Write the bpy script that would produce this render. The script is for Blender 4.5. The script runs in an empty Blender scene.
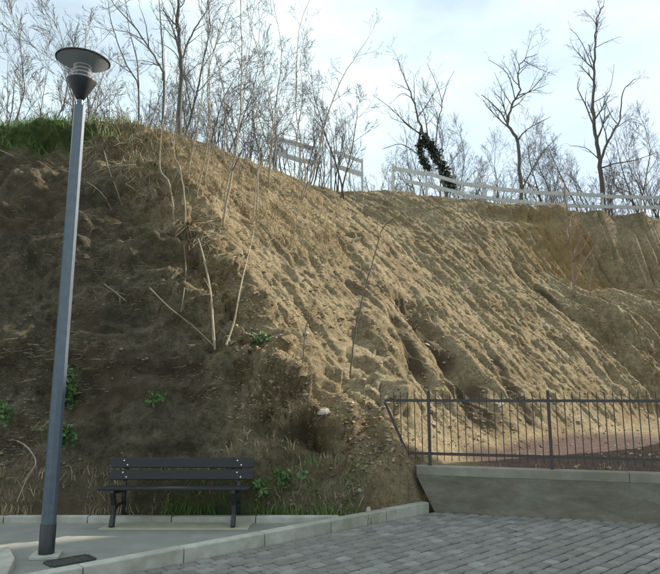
import bpy, math, random
import numpy as np
from mathutils import Vector
from mathutils.bvhtree import BVHTree

# ------------------------------------------------------------------ camera, sky, sun
S = bpy.context.scene
COL = S.collection
R = math.radians
CAM_Z, PITCH, FPX = 1.5, R(10.0), 620.0            # focal length in photo pixels (photo 660 x 574)
cam_d = bpy.data.cameras.new('camera'); cam = bpy.data.objects.new('camera', cam_d); COL.objects.link(cam)
cam.location = (0, 0, CAM_Z); cam.rotation_euler = (R(90) + PITCH, 0, 0)
cam_d.sensor_fit = 'HORIZONTAL'; cam_d.sensor_width = 36; cam_d.lens = 36 * FPX / 660
cam_d.clip_start = 0.05; cam_d.clip_end = 3000
S.camera = cam

SUN_AZ = math.atan2(0.86, 0.51)                    # clockwise from +Y: the sun stands behind and to the right
SUN_EL = R(32)
world = bpy.data.worlds.new('World'); S.world = world; world.use_nodes = True
wt = world.node_tree; wn = wt.nodes; wl = wt.links
wn.clear()
w_out = wn.new('ShaderNodeOutputWorld'); w_bg = wn.new('ShaderNodeBackground')
sky = wn.new('ShaderNodeTexSky'); sky.sky_type = 'NISHITA'; sky.sun_disc = False
sky.sun_elevation = SUN_EL; sky.sun_rotation = SUN_AZ
sky.air_density = 1.0; sky.dust_density = 1.0; sky.ozone_density = 1.0
tc = wn.new('ShaderNodeTexCoord'); mp = wn.new('ShaderNodeMapping'); mp.inputs['Scale'].default_value = (1.0, 1.0, 2.4)
mp.inputs['Location'].default_value = (0.35, 0.1, 0.0)
cn = wn.new('ShaderNodeTexNoise'); cn.inputs['Scale'].default_value = 1.9; cn.inputs['Detail'].default_value = 7
cn.inputs['Roughness'].default_value = 0.55
cr = wn.new('ShaderNodeValToRGB'); cr.color_ramp.elements[0].position = 0.36; cr.color_ramp.elements[1].position = 0.62
cr.color_ramp.elements[0].color = (0.36, 0.36, 0.36, 1); cr.color_ramp.elements[1].color = (0.97, 0.97, 0.97, 1)
cm = wn.new('ShaderNodeMixRGB'); cm.inputs['Color2'].default_value = (7.5, 8.95, 9.1, 1)   # thin bright cloud
wl.new(tc.outputs['Generated'], mp.inputs['Vector']); wl.new(mp.outputs['Vector'], cn.inputs['Vector'])
wl.new(cn.outputs['Fac'], cr.inputs['Fac']); wl.new(cr.outputs['Color'], cm.inputs['Fac'])
wl.new(sky.outputs['Color'], cm.inputs['Color1']); wl.new(cm.outputs['Color'], w_bg.inputs['Color'])
w_bg.inputs['Strength'].default_value = 0.10
wl.new(w_bg.outputs['Background'], w_out.inputs['Surface'])

sun_d = bpy.data.lights.new('sun', 'SUN'); sun = bpy.data.objects.new('sun', sun_d); COL.objects.link(sun)
sun_d.energy = 5.0; sun_d.angle = R(0.55); sun_d.color = (1.0, 0.92, 0.78)
sdir = Vector((math.sin(SUN_AZ) * math.cos(SUN_EL), math.cos(SUN_AZ) * math.cos(SUN_EL), math.sin(SUN_EL)))
sun.rotation_euler = sdir.to_track_quat('Z', 'Y').to_euler(); sun.location = (30, 20, 40)

vs = S.view_settings
vs.view_transform = 'Standard'; vs.look = 'None'; vs.gamma = 1.0; vs.use_curve_mapping = False
vs.exposure = 0.66

# ------------------------------------------------------------------ helpers
rng = random.Random(11)
def ray(px, py):
    x = (px - 330) / FPX; u = (287 - py) / FPX; c, s = math.cos(PITCH), math.sin(PITCH)
    return Vector((x, c - s * u, s + c * u))
ORI = Vector((0, 0, CAM_Z))
def on_z(px, py, z=0.0):
    d = ray(px, py); return ORI + d * ((z - CAM_Z) / d.z)
def on_y(px, py, y):
    d = ray(px, py); return ORI + d * (y / d.y)

def tag(o, label=None, cat=None, group=None, kind=None):
    if label: o['label'] = label
    if cat: o['category'] = cat
    if group: o['group'] = group
    if kind: o['kind'] = kind
    return o
def empty(name, loc, rz=0.0):
    o = bpy.data.objects.new(name, None); COL.objects.link(o); o.location = loc; o.rotation_euler = (0, 0, rz)
    o.empty_display_size = 0.2
    return o
class MB:
    def __init__(s): s.v = []; s.f = []
    def quadbox(s, p):                                   # 8 corners: bottom 4 ccw, top 4
        b = len(s.v); s.v += [tuple(q) for q in p]
        s.f += [(b+3, b+2, b+1, b), (b+4, b+5, b+6, b+7)] + [(b+i, b+(i+1) % 4, b+4+(i+1) % 4, b+4+i) for i in range(4)]
    def box(s, x0, x1, y0, y1, z0, z1):
        s.quadbox([(x0,y0,z0),(x1,y0,z0),(x1,y1,z0),(x0,y1,z0),(x0,y0,z1),(x1,y0,z1),(x1,y1,z1),(x0,y1,z1)])
    def bar(s, a, b, w, h, up=(0, 0, 1)):                # rectangular bar from a to b
        a = Vector(a); b = Vector(b); d = (b - a).normalized(); up = Vector(up)
        sx = d.cross(up)
        if sx.length < 1e-4: sx = d.cross(Vector((0, 1, 0)))
        sx.normalize(); uz = sx.cross(d).normalized(); sx *= w / 2; uz *= h / 2
        s.quadbox([a-sx-uz, a+sx-uz, b+sx-uz, b-sx-uz, a-sx+uz, a+sx+uz, b+sx+uz, b-sx+uz])
    def tube(s, pts, rad, sides=5, cap=True):
        n = len(pts); b = len(s.v)
        ref = Vector((0.31, 0.77, 0.13))
        for i in range(n):
            d = (pts[min(i+1, n-1)] - pts[max(i-1, 0)])
            if d.length < 1e-9: d = Vector((0, 0, 1))
            d.normalize()
            e = d.cross(ref)
            if e.length < 0.05: e = d.cross(Vector((1, 0, 0)))
            e.normalize(); g = d.cross(e)
            for k in range(sides):
                t = 6.2831853 * k / sides
                s.v.append(tuple(pts[i] + (e * math.cos(t) + g * math.sin(t)) * rad[i]))
        for i in range(n-1):
            for k in range(sides):
                k2 = (k+1) % sides
                s.f.append((b+i*sides+k, b+i*sides+k2, b+(i+1)*sides+k2, b+(i+1)*sides+k))
        if cap:
            s.f.append(tuple(b + k for k in reversed(range(sides))))
            s.f.append(tuple(b + (n-1)*sides + k for k in range(sides)))
    def lathe(s, prof, sides=24, cx=0, cy=0):            # prof: (r, z) list
        b = len(s.v); n = len(prof)
        for r_, z_ in prof:
            for k in range(sides):
                t = 6.2831853 * k / sides
                s.v.append((cx + r_*math.cos(t), cy + r_*math.sin(t), z_))
        for i in range(n-1):
            for k in range(sides):
                k2 = (k+1) % sides
                s.f.append((b+i*sides+k, b+i*sides+k2, b+(i+1)*sides+k2, b+(i+1)*sides+k))
    def mesh(s, name, mat, smooth=False):
        me = bpy.data.meshes.new(name); me.from_pydata(s.v, [], s.f); me.update()
        me.materials.append(mat)
        if smooth: me.polygons.foreach_set('use_smooth', [True] * len(me.polygons))
        return me
    def build(s, name, mat, parent=None, smooth=False, bevel=0.0):
        o = bpy.data.objects.new(name, s.mesh(name, mat, smooth)); COL.objects.link(o)
        if parent is not None: o.parent = parent
        if bevel:
            m = o.modifiers.new('bevel', 'BEVEL'); m.width = bevel; m.segments = 2; m.limit_method = 'ANGLE'
        return o

# ------------------------------------------------------------------ materials
def mat_new(name):
    m = bpy.data.materials.new(name); m.use_nodes = True
    nt = m.node_tree; b = nt.nodes['Principled BSDF']
    return m, nt, b
def nd(nt, typ, **kw):
    n = nt.nodes.new(typ)
    for k, v in kw.items():
        if k in n.inputs: n.inputs[k].default_value = v
        else: setattr(n, k, v)
    return n
def ramp(nt, fac, stops):
    r_ = nt.nodes.new('ShaderNodeValToRGB'); e = r_.color_ramp.elements
    while len(e) < len(stops): e.new(0.5)
    for i, (p, c) in enumerate(stops): e[i].position = p; e[i].color = (*c, 1) if len(c) == 3 else c
    nt.links.new(fac, r_.inputs['Fac']); return r_.outputs['Color']
def noise(nt, vec, scale, detail=6, rough=0.6):
    n = nd(nt, 'ShaderNodeTexNoise', Scale=scale, Detail=detail, Roughness=rough)
    nt.links.new(vec, n.inputs['Vector']); return n.outputs['Fac']
def mixc(nt, fac, a, b, typ='MIX'):
    n = nd(nt, 'ShaderNodeMixRGB'); n.blend_type = typ
    for sock, v in (('Fac', fac), ('Color1', a), ('Color2', b)):
        if hasattr(v, 'is_output'): nt.links.new(v, n.inputs[sock])
        else: n.inputs[sock].default_value = v if sock == 'Fac' else (*v, 1)
    return n.outputs['Color']
def bump(nt, b, h, strength, dist):
    n = nd(nt, 'ShaderNodeBump', Strength=strength, Distance=dist)
    nt.links.new(h, n.inputs['Height']); 
    prev = b.inputs['Normal'].links[0].from_socket if b.inputs['Normal'].links else None
    if prev: nt.links.new(prev, n.inputs['Normal'])
    nt.links.new(n.outputs['Normal'], b.inputs['Normal'])
def coords(nt): return nd(nt, 'ShaderNodeTexCoord').outputs['Object']
def geo_pos(nt): return nd(nt, 'ShaderNodeNewGeometry').outputs['Position']
def grainy(name, c1, c2, scale=12, rough=0.85, bstr=0.3, bdist=0.01, bscale=60, island=0.0, stain=None, metallic=0.0):
    m, nt, b = mat_new(name); p = geo_pos(nt)
    col = ramp(nt, noise(nt, p, scale), [(0.3, c1), (0.7, c2)])
    if stain:
        col = mixc(nt, ramp(nt, noise(nt, p, 1.7, 5), [(0.42, (0, 0, 0)), (0.66, (1, 1, 1))]), col, stain)
    if island:
        g = nd(nt, 'ShaderNodeNewGeometry').outputs['Random Per Island']
        v = ramp(nt, g, [(0.0, (1-island,)*3), (1.0, (1+island,)*3)])
        col = mixc(nt, 1.0, col, v, 'MULTIPLY')
    nt.links.new(col, b.inputs['Base Color']); b.inputs['Roughness'].default_value = rough; b.inputs['Metallic'].default_value = metallic
    if bstr: bump(nt, b, noise(nt, p, bscale, 4), bstr, bdist)
    return m

M = {}
M['kerb'] = grainy('kerb_concrete', (0.36, 0.345, 0.30), (0.50, 0.48, 0.42), 9, 0.9, 0.4, 0.006, 90, stain=(0.27, 0.26, 0.21))
M['wall'] = grainy('wall_concrete', (0.20, 0.185, 0.150), (0.29, 0.27, 0.225), 4, 0.92, 0.35, 0.008, 50, stain=(0.125, 0.112, 0.085))
M['coping'] = grainy('coping_concrete', (0.22, 0.205, 0.165), (0.31, 0.29, 0.24), 6, 0.92, 0.35, 0.008, 60, stain=(0.19, 0.175, 0.135))
M['slab'] = grainy('pavement_concrete', (0.20, 0.195, 0.172), (0.285, 0.278, 0.248), 3, 0.9, 0.35, 0.005, 120, stain=(0.21, 0.21, 0.185))
M['pad'] = grainy('pad_concrete', (0.34, 0.32, 0.24), (0.44, 0.41, 0.31), 7, 0.92, 0.3, 0.006, 70)
M['paver'] = grainy('paver_concrete', (0.165, 0.158, 0.142), (0.245, 0.237, 0.215), 7, 0.88, 0.5, 0.006, 70, island=0.24)
M['bed'] = grainy('joint_sand', (0.032, 0.030, 0.025), (0.06, 0.056, 0.046), 20, 0.95, 0.4, 0.01, 80)
M['iron'] = grainy('dark_paint', (0.016, 0.016, 0.018), (0.026, 0.026, 0.028), 30, 0.5, 0.15, 0.002, 150)
M['plank'] = grainy('plank_paint', (0.010, 0.009, 0.011), (0.018, 0.017, 0.020), 22, 0.55, 0.2, 0.002, 120)
M['rail'] = grainy('rail_paint', (0.040, 0.033, 0.030), (0.070, 0.056, 0.048), 40, 0.5, 0.1, 0.002, 150)
M['steel'] = grainy('screw_steel', (0.6, 0.6, 0.6), (0.7, 0.7, 0.7), 40, 0.3, 0, metallic=0.8)
M['pole'] = grainy('pole_paint', (0.085, 0.108, 0.138), (0.115, 0.14, 0.17), 14, 0.42, 0.05, 0.001, 100, metallic=0.25)
M['lamp'] = grainy('lamp_black', (0.02, 0.02, 0.024), (0.03, 0.03, 0.034), 20, 0.45, 0)
M['disc'] = grainy('lamp_disc', (0.035, 0.032, 0.032), (0.05, 0.045, 0.045), 20, 0.5, 0)
M['louvre'] = grainy('louvre_white', (0.72, 0.72, 0.72), (0.8, 0.8, 0.8), 20, 0.4, 0)
M['cover'] = grainy('iron_cover', (0.03, 0.028, 0.026), (0.06, 0.055, 0.048), 30, 0.7, 0.5, 0.004, 60)
M['wood'] = grainy('weathered_wood', (0.50, 0.50, 0.49), (0.70, 0.69, 0.67), 10, 0.85, 0.4, 0.004, 60, island=0.15)
M['bark'] = grainy('bark_grey', (0.085, 0.072, 0.062), (0.16, 0.14, 0.12), 14, 0.9, 0.4, 0.006, 50)
M['twig'] = grainy('twig_brown', (0.095, 0.082, 0.078), (0.155, 0.135, 0.125), 5, 0.85, 0)
M['stem'] = grainy('stem_tan', (0.23, 0.18, 0.125), (0.36, 0.29, 0.205), 9, 0.85, 0.2, 0.003, 60)
M['red_twig'] = grainy('twig_reddish', (0.26, 0.18, 0.13), (0.36, 0.27, 0.20), 9, 0.85, 0)
M['rock'] = grainy('pale_rock', (0.32, 0.28, 0.21), (0.48, 0.44, 0.36), 8, 0.9, 0.5, 0.01, 40)
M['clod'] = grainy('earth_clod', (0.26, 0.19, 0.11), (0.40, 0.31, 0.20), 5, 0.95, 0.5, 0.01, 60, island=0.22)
M['face_clod'] = grainy('shaded_clod', (0.11, 0.088, 0.058), (0.19, 0.15, 0.10), 5, 0.95, 0.5, 0.01, 60, island=0.25)  # same soil as the slope clods, darkened to carry the face's shade
M['straw'] = grainy('dry_straw', (0.30, 0.23, 0.13), (0.46, 0.37, 0.22), 3, 0.85, 0, island=0.3)
M['grass'] = grainy('green_grass', (0.06, 0.115, 0.022), (0.12, 0.19, 0.045), 3, 0.7, 0, island=0.3)
M['leaf'] = grainy('weed_leaf', (0.05, 0.115, 0.028), (0.10, 0.18, 0.05), 6, 0.6, 0, island=0.3)
M['ivy'] = grainy('ivy_leaf', (0.022, 0.030, 0.018), (0.045, 0.058, 0.035), 6, 0.5, 0, island=0.35)

def wall_material():
    m, nt, b = mat_new('wall_concrete'); g = geo_pos(nt)
    mpn = nd(nt, 'ShaderNodeMapping'); mpn.inputs['Scale'].default_value = (1.0, 1.0, 2.6); nt.links.new(g, mpn.inputs['Vector']); p = mpn.outputs['Vector']
    col = ramp(nt, noise(nt, p, 2.2, 10, 0.72), [(0.30, (0.105, 0.094, 0.070)), (0.50, (0.165, 0.150, 0.118)), (0.72, (0.245, 0.226, 0.185))])
    col = mixc(nt, ramp(nt, noise(nt, p, 14, 8, 0.75), [(0.45, (0, 0, 0)), (0.75, (0.55,)*3)]), col, (0.12, 0.108, 0.082))
    nt.links.new(col, b.inputs['Base Color']); b.inputs['Roughness'].default_value = 0.93
    bump(nt, b, noise(nt, g, 26, 7, 0.7), 0.5, 0.012); return m
M['wall'] = wall_material()
m, nt, b = mat_new('clear_plastic')                       # thin clear lamp cone
b.inputs['Base Color'].default_value = (0.9, 0.93, 0.95, 1); b.inputs['Roughness'].default_value = 0.12
b.inputs['Alpha'].default_value = 0.16; b.inputs['Specular IOR Level'].default_value = 0.25; b.inputs['IOR'].default_value = 1.3
M['clear'] = m

def earth_material():
    m, nt, b = mat_new('earth'); L = nt.links; p = geo_pos(nt)
    att = {k: nd(nt, 'ShaderNodeAttribute', attribute_name=k).outputs['Fac'] for k in ('gold', 'red', 'green', 'damp', 'shaded_soil', 'litter')}
    col = ramp(nt, noise(nt, p, 0.9, 9, 0.62), [(0.30, (0.265, 0.196, 0.112)), (0.50, (0.385, 0.298, 0.178)), (0.70, (0.480, 0.388, 0.248))])
    fine = ramp(nt, noise(nt, p, 9, 7, 0.7), [(0.30, (0.58, 0.58, 0.58)), (0.68, (1.30, 1.30, 1.30))])
    fine2 = ramp(nt, noise(nt, p, 34, 5, 0.7), [(0.32, (0.66, 0.66, 0.66)), (0.66, (1.28, 1.28, 1.28))])
    fine = mixc(nt, 1.0, fine, fine2, 'MULTIPLY')
    col = mixc(nt, 1.0, col, fine, 'MULTIPLY')
    gold = ramp(nt, noise(nt, p, 1.6, 6), [(0.3, (0.33, 0.215, 0.095)), (0.7, (0.48, 0.345, 0.165))])
    col = mixc(nt, att['gold'], col, gold)
    shaded_soil = ramp(nt, noise(nt, p, 1.4, 8, 0.65), [(0.36, (0.098, 0.083, 0.054)), (0.52, (0.160, 0.128, 0.084)), (0.70, (0.240, 0.192, 0.130))])  # brown-olive soil of the cut face, its shade put into the colour
    col = mixc(nt, att['shaded_soil'], col, mixc(nt, 1.0, shaded_soil, fine, 'MULTIPLY'))
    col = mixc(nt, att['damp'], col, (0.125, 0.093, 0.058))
    lit = ramp(nt, noise(nt, p, 5, 8, 0.7), [(0.35, (0.17, 0.125, 0.08)), (0.65, (0.36, 0.29, 0.18))])
    col = mixc(nt, att['litter'], col, lit)
    grs = ramp(nt, noise(nt, p, 7, 6), [(0.35, (0.05, 0.07, 0.02)), (0.7, (0.11, 0.14, 0.045))])
    col = mixc(nt, att['green'], col, grs)
    red = ramp(nt, noise(nt, p, 6, 7), [(0.35, (0.13, 0.083, 0.068)), (0.65, (0.20, 0.137, 0.115))])
    col = mixc(nt, att['red'], col, red)
    L.new(col, b.inputs['Base Color']); b.inputs['Roughness'].default_value = 0.96
    b.inputs['Specular IOR Level'].default_value = 0.15
    vo = nd(nt, 'ShaderNodeTexVoronoi', Scale=22.0); vo.inputs['Detail'].default_value = 2.0; L.new(p, vo.inputs['Vector'])
    bump(nt, b, noise(nt, p, 12, 9, 0.75), 1.0, 0.10)
    bump(nt, b, vo.outputs['Distance'], 0.35, 0.03)
    bump(nt, b, noise(nt, p, 60, 5, 0.65), 0.6, 0.015)
    return m
M['earth'] = earth_material()

# ------------------------------------------------------------------ terrain
PERM = np.random.RandomState(5).permutation(256); PERM = np.concatenate([PERM, PERM]).astype(np.int64)
GR = np.random.RandomState(6).normal(size=(256, 3)); GR /= np.linalg.norm(GR, axis=1)[:, None]; GR *= 1.25
def pn(x, y, z, seed=0):
    x = x + seed * 17.31; y = y + seed * 7.77; z = z + seed * 3.19
    xi = np.floor(x).astype(np.int64); yi = np.floor(y).astype(np.int64); zi = np.floor(z).astype(np.int64)
    fx, fy, fz = x - xi, y - yi, z - zi
    u, v, w = (t*t*t*(t*(t*6-15)+10) for t in (fx, fy, fz))
    out = 0
    for dx in (0, 1):
        for dy in (0, 1):
            for dz in (0, 1):
                g = GR[PERM[PERM[PERM[(xi+dx) & 255] + ((yi+dy) & 255)] + ((zi+dz) & 255)]]
                d = g[..., 0]*(fx-dx) + g[..., 1]*(fy-dy) + g[..., 2]*(fz-dz)
                out = out + d * (u if dx else 1-u) * (v if dy else 1-v) * (w if dz else 1-w)
    return out
def fbm(x, y, z, oct=4, seed=0, gain=0.5):
    s, a, f = 0, 1.0, 1.0
    for i in range(oct):
        s = s + a * pn(x*f, y*f, z*f, seed+i); a *= gain; f *= 2.03
    return s
def sstep(a, b, x):
    t = np.clip((x - a) / (b - a), 0, 1); return t*t*(3-2*t)
def smin(a, b, k):
    h = np.clip(0.5 + 0.5*(b-a)/k, 0, 1); return b*(1-h) + a*h - k*h*(1-h)
def sdist(x, y, poly):
    """distance to a polyline; positive on its left side"""
    best = np.full(x.shape, 1e9); sign = np.ones(x.shape)
    for i in range(len(poly)-1):
        (ax, ay), (bx, by) = poly[i], poly[i+1]
        dx, dy = bx-ax, by-ay; l2 = dx*dx+dy*dy
        t = np.clip(((x-ax)*dx + (y-ay)*dy)/l2, 0, 1)
        ex, ey = x-ax-t*dx, y-ay-t*dy
        d = np.hypot(ex, ey); c = dx*(y-ay) - dy*(x-ax)
        m_ = d < best - 1e-6
        best = np.where(m_, d, best); sign = np.where(m_, np.where(c > 0, 1.0, -1.0), sign)
    return best * sign
FOOT = [(-2.2, 4.0), (0.95, 7.95), (1.3, 8.8), (2.2, 10.3), (4.86, 13.3), (6.64, 14.9), (9.1, 17.6), (12.5, 18.6), (60, 19)]
CREST = [(-8.5, 5.0), (-4.7, 13.0), (-2.2, 17.0), (0.0, 21.3), (4.2, 22.4), (8.6, 24.2), (14.3, 25.7), (60, 26)]
WALL_A = on_z(440, 512); WALL_B = on_z(660, 524)
WD = (WALL_B - WALL_A); WD.z = 0; WD.normalize(); WN = Vector((WD.y, -WD.x, 0))     # WN points to the street
if WN.y > 0: WN = -WN
WALL_H = 0.58
def wall_y(x): return WALL_A.y + (x - WALL_A.x) * WD.y / WD.x
PZ = 0.045                                                                           # pavement level
BACK_Y = on_z(170, 516, 0.125).y                                                       # back kerb, front top edge

xs = np.concatenate([-np.geomspace(9, 180, 34)[::-1], np.arange(-8.9, 4.0, 0.029), np.arange(4.0, 13.4, 0.034), np.arange(13.5, 20.0, 0.25), np.geomspace(20.2, 180, 34)])
vv = np.concatenate([np.arange(0, 5.6, 0.026), np.arange(5.6, 17.5, 0.040), np.geomspace(17.6, 260, 46)])
X, V = np.meshgrid(xs, vv, indexing='ij')
wyf = WALL_A.y + (np.minimum(X, 14.0) - WALL_A.x) * WD.y / WD.x
wy = wyf + 0.16
K0, K1 = on_z(230, 553), on_z(407, 517)                                              # street edge of the diagonal kerb
KD = (K1 - K0); KD.z = 0; KD.normalize(); KN = Vector((-KD.y, KD.x, 0))              # KN: from street towards the pavement
KW, KH = 0.13, 0.125
ky = K0.y + (X - K0.x)*KD.y/KD.x + (KW + 0.01)/KD.x
yb = np.minimum(np.maximum(BACK_Y + 0.105, ky), wy)
Y = yb + V
nose = sstep(0.35, 0.75, X)*sstep(2.0, 1.6, X)
lowz = 0.105 + 0.42*sstep(0.45, 0.85, X)
lowz = lowz*(1-nose) + nose*np.minimum(lowz, 0.06 + 1.5*V + 0.5*sstep(1.25, 1.5, X))
sf = np.maximum(Y - BACK_Y - 0.24 - 0.12*pn(X*0.5, 0*X, 0*X, 3), 0)
zf = lowz + 1.06*sf + 1.95*(1-np.exp(-sf/0.85))
zf = zf + 8*np.maximum(X-0.8, 0)
df = sdist(X, Y, FOOT); dc = -sdist(X, Y, CREST)
zc = np.clip(7.75 + (Y - 13)*0.14, 7.2, 9.05) + 0.25*sstep(-6, -12, X)
ff = np.clip(df / np.maximum(df + np.maximum(dc, 0.0), 0.05), 0, 1)
steep = sstep(5.0, 9.5, X)
prof = ff*(1-steep) + steep*(0.47*sstep(-0.1, 0.42, ff) + 0.08*sstep(0.36, 0.66, ff) + 0.45*sstep(0.62, 0.97, ff))
prof = prof + 0.06*np.sin(np.pi*np.clip(ff, 0, 1))*(1-steep)
zr = lowz + (zc - lowz) * prof
zpl = zc + 0.018*np.maximum(Y-20, 0) + 0.25*fbm(X*0.25, Y*0.25, 0*X, 3, 9)
Z = smin(zf, zr, 0.30); Z = smin(Z, zpl, 0.5)
Z = np.maximum(Z, lowz - 0.02)
lane = 0.86*Y - 0.51*X                                                               # across the sun's direction
shade_hill = (14.5 + 2.5*sstep(6.45, 5.6, lane))*sstep(7.6, 6.9, lane)*sstep(11.4, 16.0, X)*sstep(60, 40, X)             # unseen bank out of frame, added to shade the street and pavement
Z = np.maximum(Z, lowz + shade_hill)
wf = 1/(1+np.exp(np.clip((zf - zr)/0.28, -30, 30)))                                 # 1 on the cut face, 0 on the long slope
bank = sstep(0.05, 0.9, Z - lowz)
top = sstep(0.6, 0.0, zpl - Z)
ridge = np.exp(-((zf - zr)/0.75)**2) * bank * (1-top)
# normals of the smooth bank
def normals(X, Y, Z):
    du = np.stack([np.gradient(a, axis=0) for a in (X, Y, Z)], -1); dv = np.stack([np.gradient(a, axis=1) for a in (X, Y, Z)], -1)
    n = np.cross(du, dv); n /= np.linalg.norm(n, axis=-1)[..., None] + 1e-9
    return n
N = normals(X, Y, Z)
al = X*0.69 + Y*0.725                                                               # along the foot of the long slope
fall = (X*0.725 - Y*0.69)
lump = fbm(X*0.55, Y*0.55, Z*0.55, 3, 20)
bil = lambda f, sd, sz=1.0: 1-2*np.abs(pn(X*f, Y*f, Z*f*sz, sd))                     # billow: sharp creases
d_front = 0.42*lump + 0.22*fbm(X*1.2, Y*1.2, Z*2.4, 3, 30) - 0.15*bil(0.9, 33, 1.5) \
          - 0.28*sstep(0.10, 0.45, pn(X*0.75, Y*0.75, Z*1.2, 37)) + 0.07*fbm(X*4, Y*4, Z*5.5, 3, 40, 0.6) - 0.07*bil(2.6, 43, 1.6) - 0.035*bil(6.0, 44, 1.4) - 0.018*bil(13.0, 45)
rill = pn(al*1.1, fall*0.22, Z*0.1, 50); rill2 = 1-np.abs(pn(al*2.6 + 0.8*lump, fall*0.5, Z*0.2, 52))*2
wob = 0.35*pn(X*0.9, Y*0.9, Z*0.9, 48)
pit = sstep(0.16, 0.34, pn(al*2.4 + wob, fall*0.75, Z*0.5, 59)); pit2 = sstep(0.20, 0.36, pn(al*5.5 + wob*2, fall*1.7, Z*1.2, 60))
pit3 = sstep(0.18, 0.36, pn(al*11.0, fall*3.4, Z*2.4, 64))
d_right = 0.14*lump + 0.08*rill + 0.025*rill2 + 0.04*pn(al*6.0 + wob, fall*1.2, Z*0.5, 54) + 0.035*fbm(X*5, Y*5, Z*5, 3, 57, 0.62) \
          - 0.085*pit - 0.06*pit2 - 0.04*pit3 - 0.022*bil(7.0, 65) - 0.014*bil(15.0, 66)
d_right = d_right + steep*bank*(sstep(6.0, 9.0, X)*(0.34*pn(al*1.3, fall*0.25, Z*0.14, 61)) + sstep(6.0, 9.0, X)*0.34*(0.5-np.abs(pn(al*2.2, fall*0.3, Z*0.2, 62))) - 0.14*np.abs(pn(al*5.2, fall*0.5, Z*0.35, 63)))
st = pn(X*1.5, Y*1.5, Z*2.6, 70); st = np.floor(st*5.0 + 0.15*pn(X*7, Y*7, Z*7, 73))/5.0*0.85 + st*0.15
low = sstep(3.0, 1.2, Z)*sstep(-2.2, -0.6, X)*sstep(1.5, 0.9, X)*sstep(0.1, 0.5, V)
d_ridge = 0.12 + 0.80*st + 0.12*fbm(X*3.4, Y*3.4, Z*4.4, 3, 72)
D = wf*d_front + (1-wf)*d_right + ridge*d_ridge
D = D + low*(0.30*np.abs(pn(X*1.5, Y*1.5, Z*1.7, 77))*2 + 0.16*np.abs(pn(X*3.2, Y*3.2, Z*3.6, 78))*2 - 0.12)
# root mat overhanging the cut face along its top edge, hollow under it
below = zpl - Z
D = D + (1-wf)*sstep(4, 6, X)*bank*(0.16*np.exp(-((below-0.2)/0.2)**2) - 0.16*np.exp(-((below-0.75)/0.3)**2))
D = D + wf*(0.20*np.exp(-((below-0.25)/0.25)**2) - 0.26*np.exp(-((below-0.95)/0.45)**2)*sstep(-0.35, 0.35, pn(X*0.9, 0*X, 0*X, 75)))
D = D*bank*(1-0.6*top) + (1-bank)*0.02*fbm(X*3, Y*3, Z*3, 3, 80) + top*0.05*fbm(X*2, Y*2, Z*2, 3, 82)
D = D * sstep(0.0, 0.35, V)
# washed-out gullies on the long slope (image traces carried onto the slope)
sub = (slice(None, None, 6), slice(None, None, 6)); cs = np.stack([X[sub], Y[sub], Z[sub]], -1); ix = np.arange(cs.shape[0]*cs.shape[1]).reshape(cs.shape[:2])
BV0 = BVHTree.FromPolygons(cs.reshape(-1, 3).tolist(), np.stack([ix[:-1, :-1], ix[1:, :-1], ix[1:, 1:], ix[:-1, 1:]], -1).reshape(-1, 4).tolist())
def on_slope(px, py):
    r_ = BV0.ray_cast(ORI, ray(px, py).normalized()); return r_[0] if r_[0] is not None else on_y(px, py, 15)
damp = np.zeros(X.shape)
for trace, w_, dep in (([(424, 312), (440, 335), (462, 356), (478, 385), (496, 415), (506, 440)], 0.60, 0.75),
                       ([(400, 318), (412, 345), (424, 372)], 0.22, 0.26), ([(498, 360), (512, 385), (532, 412), (540, 440)], 0.17, 0.22),
                       ([(520, 270), (548, 292), (572, 316)], 0.22, 0.25)):
    pl = [on_slope(*t) for t in trace]
    g = np.abs(sdist(X + 0.10*lump, Y + 0.10*rill, [(p.x, p.y) for p in pl]))
    k = np.exp(-(g/w_)**2) * (1-wf) * bank
    D -= dep*k*(0.75+0.5*pn(X*2, Y*2, Z*2, 90)); 
    if dep > 0.15: damp = np.maximum(damp, 1.0*sstep(0.15, 0.6, k)*sstep(-0.5, 0.3, pn(X*1.6, Y*1.6, Z*1.6, 91)))
X2, Y2, Z2 = X + N[..., 0]*D, Y + N[..., 1]*D, Z + N[..., 2]*D
Z2[:, 0] = -0.25                                                                      # the sheet's front edge goes into the ground
# attributes
n1 = fbm(X*0.6, Y*0.6, Z*0.6, 4, 100)
a_gold = steep*sstep(0.45, 0.80, ff + 0.2*n1)*sstep(1.0, 0.93, ff)*np.clip(0.75+1.3*n1, 0, 1)*(1-top)*sstep(11.5, 9.0, X) + 0.35*ridge*np.clip(n1+0.2, 0, 1)
a_red = sstep(0.22, 0.03, Z - lowz + 0.1*n1)*sstep(1.7, 2.6, X)
Yk = Y - BACK_Y + 8.3
a_green = np.clip(sstep(-4.3, -5.4, X + 0.8*n1)*sstep(1.1, 0.5, below + 0.3*n1) + 0.6*top*sstep(-0.1, 0.4, n1)*sstep(24, 18, Y)
                  + sstep(8.75, 8.45, Yk + 0.25*n1)*sstep(-3.0, -1.8, X)*sstep(0.7, 0.2, X)*0.8, 0, 1)
a_litter = np.clip(sstep(1.5, 0.3, below)*(0.6+n1)*(1-a_green), 0, 1)*sstep(3, 0, X) + sstep(2, 4, X)*sstep(0.42, 0.18, below)
a_shaded_soil = wf*sstep(1.2, 0.6, X)*np.clip(1.0 - 0.6*ridge, 0, 1)*np.clip(1-0.5*low, 0, 1)  # mask for the painted-in shade of the cut face
damp = np.maximum(damp, wf*sstep(0.15, 0.5, fbm(X*0.5, Y*0.5, Z*0.9, 3, 110))*0.6)

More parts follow.
